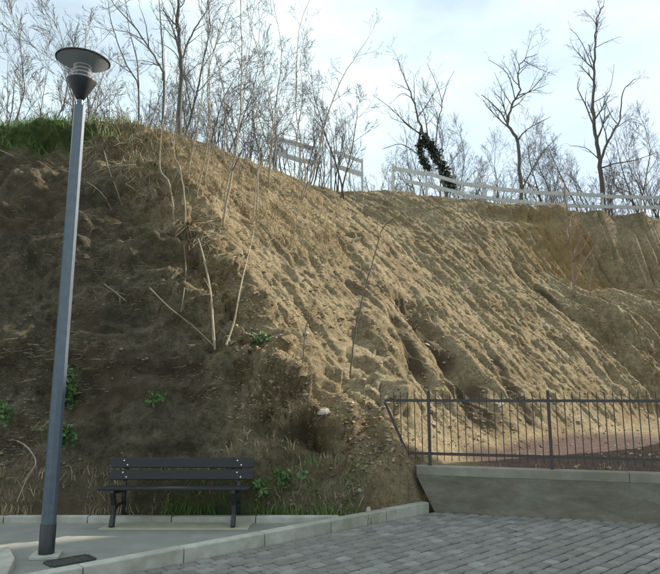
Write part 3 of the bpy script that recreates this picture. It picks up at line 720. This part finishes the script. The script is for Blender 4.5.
# traced saplings rooted on the bank
RMIN[0] = 0.003
Z5 = lambda *a: [(200 + x/2.609, y/2.609) for x, y in a]
Z3 = lambda *a: [(150 + x/4.4, 100 + y/4.4) for x, y in a]
SAP = [
 ('tall thin sapling rising from the edge of the sunlit slope', Z3((320, 545), (340, 420), (362, 300), (382, 180), (400, 0), (404, -180), (398, -440)), 0.030, 0.008, 7),
 ('twin thin sapling close behind the tallest slope-edge stem', Z3((325, 440), (348, 330), (378, 240), (386, 120), (420, -80), (452, -330)), 0.02, 0.006, 6),
 ('thin sapling with a kinked foot in the slope litter', Z3((450, 548), (462, 440), (468, 350), (482, 250), (470, 100), (490, -120)), 0.018, 0.005, 5),
 ('slim sapling leaning right out of straw on the hump', Z3((205, 415), (228, 320), (248, 220), (264, 80), (262, -150), (284, -420)), 0.018, 0.005, 6),
 ('slim upright sapling among straw on the hump shoulder', Z3((165, 362), (180, 250), (210, 110), (232, -60), (228, -330)), 0.018, 0.005, 6),
 ('pale sapling bending left over the shaded cut face', Z3((156, 545), (150, 420), (130, 290), (108, 245), (104, 100), (120, -150)), 0.016, 0.005, 4),
 ('crooked pale sapling on the lip of the shaded cut face', Z3((112, 545), (86, 372), (44, 302), (50, 150), (66, 0), (60, -260)), 0.018, 0.005, 5),
 ('sapling with a sharply forked stem near the end of the wooden fence', Z3((520, 382), (530, 235), (545, 168), (600, 130), (640, 20), (650, -200)), 0.024, 0.006, 7),
 ('long sapling leaning right in front of the wooden fence boards', Z5((265, 520), (300, 430), (330, 310), (358, 232), (385, 180), (440, 98)), 0.028, 0.006, 6),
 ('sapling sharing its root with the long right-leaning one', Z5((262, 515), (276, 455), (262, 360), (250, 270), (258, 80), (300, -30)), 0.022, 0.006, 6),
 ('upright sapling directly before the first fence board', Z5((245, 440), (252, 360), (268, 250), (262, 150), (290, 40)), 0.018, 0.005, 6),
 ('short sapling in front of the broken fence panel', Z5((322, 470), (326, 400), (330, 330), (320, 250), (338, 170)), 0.016, 0.004, 6),
 ('bare sapling by the fence post next to the gap', Z5((388, 478), (392, 400), (388, 330), (410, 290)), 0.014, 0.004, 5),
 ('tall sapling rising from the litter above the slope edge', Z5((180, 490), (186, 400), (200, 260), (212, 130), (190, 0)), 0.02, 0.006, 7),
 ('twiggy sapling with spread fan of branches near the hump end', Z5((150, 560), (152, 450), (190, 330), (170, 200), (130, 60), (120, -40)), 0.018, 0.005, 7),
 ('thin sapling at the hump end bending right against the sky', Z5((10, 480), (28, 340), (20, 200), (60, 60), (90, -20)), 0.018, 0.005, 7),
 ('thin sapling at the hump end bending left against the sky', Z5((60, 420), (66, 300), (50, 180), (10, 60), (-10, -30)), 0.018, 0.005, 7),
 ('slender curved sapling growing alone on the bare sunlit slope', [(350, 375), (353, 350), (358, 318), (366, 285), (376, 250), (383, 228), (396, 218), (407, 211)], 0.016, 0.004, 2),
 ('small dead sapling growing from the broken ridge of the slope', [(303, 362), (304, 345), (306, 325), (312, 318), (330, 306)], 0.010, 0.004, 2),
]
for i, (lab, path, r0, r1, kd) in enumerate(SAP):
    base = hit(*path[0]); base.z -= 0.05
    lower = 'bare sunlit' in lab or 'dead' in lab
    traced('sapling', lab, 'sapling', base.y, [(path, r0, r1)], M['stem'] if not lower else M['bark'], M['twig'], 40+i, root=base, depth=3 if kd > 3 else 1, kids=max(2, kd-2), sub=0.24 if kd > 3 else 0.3, yamp=0.12)
traced('sapling', 'reddish twiggy bush growing on the ledge of the far cliff', 'bush', 0, [
    ([(574, 297), (573, 270), (571, 240), (566, 205), (564, 178)], 0.05, 0.012), ([(574, 285), (584, 262), (598, 244), (606, 236)], 0.035, 0.010),
    ([(571, 250), (556, 238), (548, 246)], 0.025, 0.008), ([(572, 262), (582, 230), (580, 205)], 0.025, 0.008), ([(590, 295), (592, 272), (600, 255)], 0.025, 0.008)],
    M['red_twig'], M['red_twig'], 71, root=hit(574, 297), depth=3, kids=6, sub=0.30)

# dead stems hanging or lying against the shaded face
STICK = [
 ('pair of pale dry stems leaning on the shaded cut face', 'dry stem', [(215, 350), (213, 325), (211, 295), (205, 262), (198, 238)], 0.020, 0.010),
 ('second pale dry stem crossing close beside the leaning pair', 'dry stem', [(213, 340), (212, 310), (207, 275), (200, 245)], 0.012, 0.006),
 ('forked grey stem standing below the ridge on the shaded face', 'dry stem', [(226, 345), (234, 322), (239, 295), (245, 268), (252, 240), (256, 212)], 0.016, 0.006),
 ('long thin stick lying slanted across the shaded face', 'stick', [(150, 288), (170, 308), (192, 325), (213, 345)], 0.012, 0.006),
 ('short pale stick on the shaded face near the lamp post', 'stick', [(104, 284), (114, 291), (126, 301)], 0.012, 0.006),
 ('limp root dangling from the hump edge down the shaded face', 'root', [(184, 246), (186, 268), (184, 292), (181, 312)], 0.010, 0.005),
 ('bent dead branch at the foot of the bank behind the lamp post', 'branch', [(17, 441), (27, 447), (36, 462), (27, 478), (17, 502)], 0.014, 0.006),
 ('curved pale straw stem drooping under the hump edge', 'dry stem', [(87, 182), (96, 188), (104, 196), (110, 206)], 0.010, 0.005),
 ('straight dry stem hanging below the hump beside the pole', 'dry stem', [(104, 150), (110, 172), (117, 190), (122, 206)], 0.010, 0.005),
 ('short grey twig under the green grass on the hump', 'stick', [(0, 150), (9, 154), (18, 159)], 0.010, 0.005),
]
for lab, cat, path, r0, r1 in STICK:
    pts = [hit(*p) for p in path]; ym = min(p.y for p in pts)
    pts = [ORI + (p - ORI)*(1 - 0.14/((p - ORI).length)) for p in pts]
    m_ = MB(); sp = smooth_path([p - pts[0] for p in pts]); n = len(sp)
    m_.tube(sp, [r0 + (r1-r0)*k/(n-1) for k in range(n)], 5); rg = random.Random(len(lab))
    sprout(m_, sp, [r1]*n, 0.6, 1, rg, -0.05, 0.25, 3, (0.4, 0.9), 0.4)
    o = m_.build(cat.replace(' ', '_'), M['stem']); o.location = pts[0]; tag(o, lab, cat)

# thicket: shared meshes, single copies
RMIN[0] = 0.0036
def bush_variant(seed, h, stems, tw):
    rg = random.Random(seed); tr, cw = MB(), MB()
    for s_ in range(stems):
        d = Vector((rg.gauss(0, 0.16), rg.gauss(0, 0.16), 1)); p = Vector((rg.gauss(0, 0.08), rg.gauss(0, 0.08), -0.15)) if s_ else Vector((0, 0, -0.15))
        L = h*rg.uniform(0.75, 1.0); n = 7; pts = [p]; r0 = 0.011*L*rg.uniform(0.6, 1.0); rad = [r0]
        for i in range(n):
            d = (d + Vector((rg.gauss(0, 0.13), rg.gauss(0, 0.13), 0.12))).normalized(); pts.append(pts[-1] + d*L/n); rad.append(max(r0*(1-0.85*(i+1)/n), 0.004))
        tr.tube(pts, rad, 5); sprout(cw, pts, rad, L, 3, rg, 0.10, 0.20, tw, (0.35, 0.85), 0.34, 0.2)
    return tr.mesh('trunk', M['bark'], True), cw.mesh('crown', M['twig'])
VAR = [bush_variant(200+i, *a) for i, a in enumerate(((4.4, 1, 11), (4.8, 2, 8), (3.6, 3, 7), (5.4, 1, 12), (3.0, 3, 7), (4.2, 2, 9)))]
def plant(x, y, s_, k, label, group, rg, cat='tree', sink=0.0):
    if cat == 'tree': label = ('single-stemmed ', 'two-stemmed ', 'three-stemmed ', 'single-stemmed ', 'three-stemmed ', 'two-stemmed ')[k] + label
    o = tag(empty('bare_tree' if cat == 'tree' else 'shrub', (x, y, ground(x, y)-sink), rg.uniform(0, 6.28)), label, cat, group); o.scale = (s_, s_, s_*rg.uniform(0.9, 1.15))
    for nm, me_ in zip(('trunk', 'crown'), VAR[k]):
        c = bpy.data.objects.new(nm, me_); COL.objects.link(c); c.parent = o
rg = random.Random(77)
for i in range(64):
    t = (i + rg.uniform(0.1, 0.9))/64; px = 372 + t*330; y = rg.uniform(26.5, 33)
    p = on_y(px, 200, y); sc_ = rg.choice((0.7, 0.85, 1.0, 1.1, 1.25))*rg.uniform(0.9, 1.1)
    zone = ('near the gap in the wooden fence' if px < 405 else 'around the ivy-clad tree' if px < 458 else 'between the ivy-clad and the forked tree' if px < 500 else
            'around the forked right-leaning tree' if px < 545 else 'between the forked tree and the tall straight one' if px < 585 else 'beyond the tall straight-leader tree')
    plant(p.x, y, sc_, rg.randrange(6), ('low' if sc_ < 0.85 else 'tall' if sc_ > 1.1 else 'middling') + ' bare thicket tree ' + zone, 'thicket behind the wooden fence', rg)
for i in range(15):
    px = rg.uniform(470, 675); y = rg.uniform(25.6, 27.5); p = on_y(px, 200, y)
    plant(p.x, y, rg.uniform(0.5, 0.75), (2, 4)[i % 2], 'low leafless shrub tangled close behind the wooden fence boards', 'shrubs behind the wooden fence', rg, 'shrub')
for i in range(34):
    px = 140 + 215*(i + rg.random())/34; y = rg.uniform(17.5, 25) + (px-150)*0.012; p = on_y(px, 130, y)
    zone = 'behind the dark straight trunk on the hump' if px < 200 else 'behind the saplings of the slope edge' if px < 270 else 'behind the broken end panels of the wooden fence'
    sc_ = rg.uniform(0.8, 1.25)
    plant(p.x, y, sc_, rg.randrange(6), ('tall' if sc_ > 1.03 else 'short') + ' bare tree in the thicket ' + zone, 'thicket behind the hump', rg)
for i in range(24):
    px = -25 + 200*(i + rg.random())/24; y = rg.uniform(21, 33); p = on_y(px, 130, y)
    sc_ = rg.uniform(1.3, 2.1); plant(p.x, y, sc_, rg.randrange(6), ('towering' if sc_ > 1.8 else 'tall' if sc_ > 1.5 else 'shorter') + ' bare tree far beyond the green hump grass', 'trees beyond the grassy hump', rg)
for i in range(10):
    px = 120 + 130*(i + rg.random())/10; y = rg.uniform(13.8, 15.8); p = on_y(px, 120, y)
    plant(p.x, y, rg.uniform(0.22, 0.40), (2, 4)[i % 2], 'low leafless shrub in the straw on top of the hump', 'shrubs on the hump', rg, 'shrub')

# ------------------------------------------------------------------ ground cover: grass, straw, clods, stones
def blades(name, mat, n, place, h, w, label, cat, bend=0.4, hang=0.0):
    rg = random.Random(hash(len(name)*31 + n)); m_ = MB()
    for i in range(n):
        r_ = place(rg)
        if r_ is None: continue
        p, nn = r_; H_ = rg.uniform(*h); d = Vector((rg.gauss(0, bend), rg.gauss(0, bend), 1 - hang)) + nn*0.35; d.normalize()
        sd = d.cross(Vector((rg.gauss(0, 1), rg.gauss(0, 1), 0.1))).normalized()*w*rg.uniform(0.6, 1.3)
        q1 = p + d*H_*0.55; q2 = q1 + (d + Vector((rg.gauss(0, bend), rg.gauss(0, bend), -0.35))).normalized()*H_*0.45
        b0 = len(m_.v); p = p - d*0.02
        m_.v += [tuple(p-sd), tuple(p+sd), tuple(q1+sd*0.7), tuple(q1-sd*0.7), tuple(q2)]; m_.f += [(b0, b0+1, b0+2, b0+3), (b0+3, b0+2, b0+4)]
    o = m_.build(name, mat); tag(o, label, cat, kind='stuff'); return o
def pix_place(x0, x1, y0, y1, keep=lambda p, px, py, rg: True):
    def f(rg):
        px, py = rg.uniform(x0, x1), rg.uniform(y0, y1); r_ = BV.ray_cast(ORI, ray(px, py).normalized())
        if r_[0] is None or not keep(r_[0], px, py, rg): return None
        return r_[0], r_[1]
    return f
def plan_place(x0, x1, y0, y1, keep=lambda p, n, rg: True):
    def f(rg):
        p, n = ground_n(rg.uniform(x0, x1), rg.uniform(y0, y1))
        return (p, n) if keep(p, n, rg) else None
    return f
clump = lambda p, sc, sd: float(pn(np.array([p.x*sc]), np.array([p.y*sc]), np.array([p.z*sc]), sd)[0])
blades('hump_grass', M['grass'], 9000, plan_place(-13, -4.2, 12.0, 15.5, lambda p, n, rg: p.z > 6.7 and clump(p, 0.7, 5) > -0.35 and p.x < -4.5 + 0.7*clump(p, 1.2, 6)), (0.10, 0.32), 0.008,
       'bright green grass growing on top of the shaded hump', 'grass')
blades('foot_grass', M['grass'], 2600, plan_place(-2.0, 0.50, BACK_Y+0.12, BACK_Y+0.6, lambda p, n, rg: clump(p, 1.6, 7) > -0.25 and p.z < 0.7 and p.y < BACK_Y + 0.12 + 0.5*rg.random()**2), (0.06, 0.22), 0.005, 'green grass fringe at the foot of the bank behind the low kerb', 'grass')
blades('foot_straw', M['straw'], 1500, plan_place(-7, 0.6, BACK_Y+0.12, BACK_Y+0.5, lambda p, n, rg: clump(p, 1.3, 8) > -0.1), (0.05, 0.18), 0.004, 'sparse dry grass along the foot of the bank', 'dry grass')
blades('crest_straw', M['straw'], 15000, pix_place(85, 345, 105, 265, lambda p, px, py, rg: py < 118 + (px-85)*0.56 + 35*rg.random()**2 and clump(p, 1.1, 9) > -0.3), (0.10, 0.40), 0.005,
       'tangled dry grass over the crest of the hump and slope edge', 'dry grass', bend=0.55)
blades('root_mat', M['straw'], 2600, pix_place(70, 250, 120, 260, lambda p, px, py, rg: abs(py - (140 + max(px-100, 0)*0.72)) < 30 and clump(p, 1.3, 11) > 0.0), (0.15, 0.55), 0.004,
       'dry roots and stems hanging over the lip of the shaded face', 'roots', bend=0.5, hang=1.5)
blades('slope_straw', M['straw'], 5000, pix_place(240, 560, 180, 450, lambda p, px, py, rg: clump(p, 0.8, 12) > 0.12), (0.04, 0.16), 0.004, 'scattered dry grass wisps on the sunlit slope', 'dry grass', bend=0.7)
blades('edge_straw', M['straw'], 3000, plan_place(-1.5, 14, 20.5, 26, lambda p, n, rg: p.z > 8.4), (0.08, 0.35), 0.008, 'dry grass tufts along the edge under the wooden fence', 'dry grass')
blades('fence_weeds', M['straw'], 900, plan_place(1.4, 6, 7.3, 9.3, lambda p, n, rg: clump(p, 1.5, 13) > -0.1 and p.z > 0.3), (0.03, 0.12), 0.003, 'dry weeds on the terrace edge behind the railing', 'dry grass')
blades('face_moss', M['grass'], 2500, pix_place(0, 330, 200, 505, lambda p, px, py, rg: clump(p, 0.9, 14) > 0.38 and px < 200 + py*0.25), (0.03, 0.12), 0.006, 'thin green weeds patching the shaded cut face', 'weeds')

blades('face_straw', M['straw'], 2600, pix_place(0, 330, 190, 500, lambda p, px, py, rg: clump(p, 0.8, 21) > 0.1 and p.y < 12.5), (0.05, 0.22), 0.003, 'dry stalks and rootlets scattered over the shaded cut face', 'dry stalks', bend=0.8, hang=1.0)
def lumps(name, mat, n, place, size, label, cat):
    rg = random.Random(n + len(name)); m_ = MB()
    base_v = [(0, 0, 1), (0, 0, -1)] + [(math.cos(a*1.2566), math.sin(a*1.2566), 0.3*(-1)**a) for a in range(5)]
    for i in range(n):
        r_ = place(rg)
        if r_ is None: continue
        p, nn = r_; s_ = size[0] + (size[1]-size[0])*rg.random()**3; b0 = len(m_.v)
        sc = (s_*rg.uniform(0.6, 1.3), s_*rg.uniform(0.6, 1.3), s_*rg.uniform(0.5, 0.9)); a = rg.uniform(0, 6.28); ca, sa = math.cos(a), math.sin(a)
        for x, y, z in base_v:
            x, y, z = (x*sc[0]*rg.uniform(0.75, 1.2), y*sc[1]*rg.uniform(0.75, 1.2), z*sc[2])
            m_.v.append((p.x + x*ca - y*sa, p.y + x*sa + y*ca, p.z + z + s_*0.2))
        for k in range(5): m_.f += [(b0, b0+2+k, b0+2+(k+1) % 5), (b0+1, b0+2+(k+1) % 5, b0+2+k)]
    o = m_.build(name, mat); tag(o, label, cat, kind='stuff'); return o
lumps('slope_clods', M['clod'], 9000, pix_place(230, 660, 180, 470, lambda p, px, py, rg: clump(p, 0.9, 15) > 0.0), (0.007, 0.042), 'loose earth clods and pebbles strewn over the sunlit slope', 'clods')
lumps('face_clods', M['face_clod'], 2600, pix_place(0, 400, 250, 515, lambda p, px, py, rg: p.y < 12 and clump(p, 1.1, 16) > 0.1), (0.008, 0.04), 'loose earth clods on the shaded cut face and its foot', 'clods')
lumps('foot_rubble', M['face_clod'], 500, plan_place(0.2, 1.25, 7.6, 8.6, lambda p, n, rg: p.z > 0.0), (0.008, 0.035), 'earth rubble spilling round the end of the retaining wall', 'rubble')

def rock_mesh(seed):
    rg = random.Random(seed); m_ = MB(); rings = [(-0.5, 0.6), (-0.1, 1.0), (0.35, 0.85), (0.62, 0.4)]; ns = 8
    for z, r_ in rings:
        for k in range(ns):
            a = 6.2832*k/ns; q = r_*rg.uniform(0.75, 1.2); m_.v.append((q*math.cos(a), q*math.sin(a)*0.8, z*rg.uniform(0.8, 1.15)))
    for i in range(3): m_.f += [(i*ns+k, i*ns+(k+1) % ns, (i+1)*ns+(k+1) % ns, (i+1)*ns+k) for k in range(ns)]
    m_.f += [tuple(reversed(range(ns))), tuple(3*ns+k for k in range(ns))]
    return m_.mesh('rock', M['rock'])
rmesh = [rock_mesh(s) for s in range(4)]
ROCKS = [((323, 412), 0.10, 'flat pale rock stuck in the lower nose of the bank'), ((359, 491), 0.05, 'small whitish stone at the lower nose of the bank'), ((368, 509), 0.055, 'small white stone on the low kerb end'),
         ((427, 345), 0.09, 'pale stone on the edge of the dark gully'), ((500, 405), 0.10, 'pale stone low in the dark gully behind the railing'), ((548, 203), 0.08, None), ((356, 240), 0.16, 'pale crumbly rock patch high on the sunlit slope')]
for (px, py), s_, lab in ROCKS:
    if lab is None: continue
    p = hit(px, py); o = bpy.data.objects.new('rock', rmesh[int(px) % 4]); COL.objects.link(o); o.location = p; o.scale = (s_, s_*0.8, s_*0.6)
    o.rotation_euler = (rng.uniform(-0.4, 0.4), rng.uniform(0.2, 0.7), rng.uniform(0, 6)); tag(o, lab, 'rock')
for i in range(60):
    px, py = rng.uniform(300, 650), rng.uniform(200, 450); p = hit(px, py); s_ = rng.uniform(0.03, 0.075)
    if p.y < 9.3 or p.z < 0.8: continue
    o = bpy.data.objects.new('stone', rmesh[i % 4]); COL.objects.link(o); o.location = p; o.scale = (s_, s_, s_*0.7); o.rotation_euler = (rng.uniform(-0.6, 0.6), rng.uniform(-0.6, 0.6), rng.uniform(0, 6))
    marks = (((350, 370), 'around the lone curved sapling'), ((460, 355), 'around the dark gully'), ((500, 425), 'behind the iron railing'), ((575, 297), 'around the reddish bush'), ((450, 210), 'just below the wooden fence'), ((300, 230), 'below the slope-edge saplings'))
    near = min(marks, key=lambda t: (hit(*t[0]) - p).length)[1]
    tag(o, 'small pale stone in the sunlit slope ' + near, 'stone', 'pale stones on the sunlit slope')

# leafy weeds
def weed(px, py, w_, h_, n_, lab, size=(0.025, 0.05)):
    p = hit(px, py); rg = random.Random(int(px*7+py)); m_ = MB(); stem_mb = MB()
    o = tag(empty('weed', p), lab, 'weed')
    for k in range(max(4, n_//22)):
        q = Vector((rg.uniform(-w_, w_)*0.5, rg.uniform(-0.06, 0.02), rg.uniform(-0.1, h_*0.35))); e = Vector((rg.uniform(-w_, w_), -rg.uniform(0.08, 0.28), rg.uniform(0.2, 1.0)*h_))
        pts = smooth_path([q, q.lerp(e, 0.5) + Vector((0, -0.03, 0.04)), e], 3); stem_mb.tube(pts, [0.005]*len(pts), 3)
        for j in range(22):
            c = pts[rg.randrange(1, len(pts))] + Vector((rg.gauss(0, 0.045), rg.gauss(0, 0.045), rg.gauss(0, 0.045))); leaf(m_, c, rg.uniform(*size), rg, 1.0)
    stem_mb.build('stem', M['leaf'], o); m_.build('leaves', M['leaf'], o)
weed(69, 408, 0.14, 0.55, 330, 'tall leafy green weed on the shaded bank behind the lamp post')
weed(66, 440, 0.18, 0.22, 200, 'low leafy green weed beneath the tall one behind the lamp post')
weed(259, 345, 0.14, 0.18, 110, 'green leafy weed under the broken ridge on the bank', (0.02, 0.04))
weed(288, 486, 0.20, 0.20, 130, 'leafy green weed at the bank foot beside the bench', (0.02, 0.045))
weed(262, 494, 0.16, 0.20, 90, 'dark leafy weed just beyond the end of the bench', (0.02, 0.04))
weed(8, 420, 0.2, 0.2, 110, 'spreading green weed on the shaded face left of the lamp post', (0.02, 0.045))
weed(158, 402, 0.15, 0.06, 60, 'flat green weed in the middle of the shaded face above the bench', (0.02, 0.04))
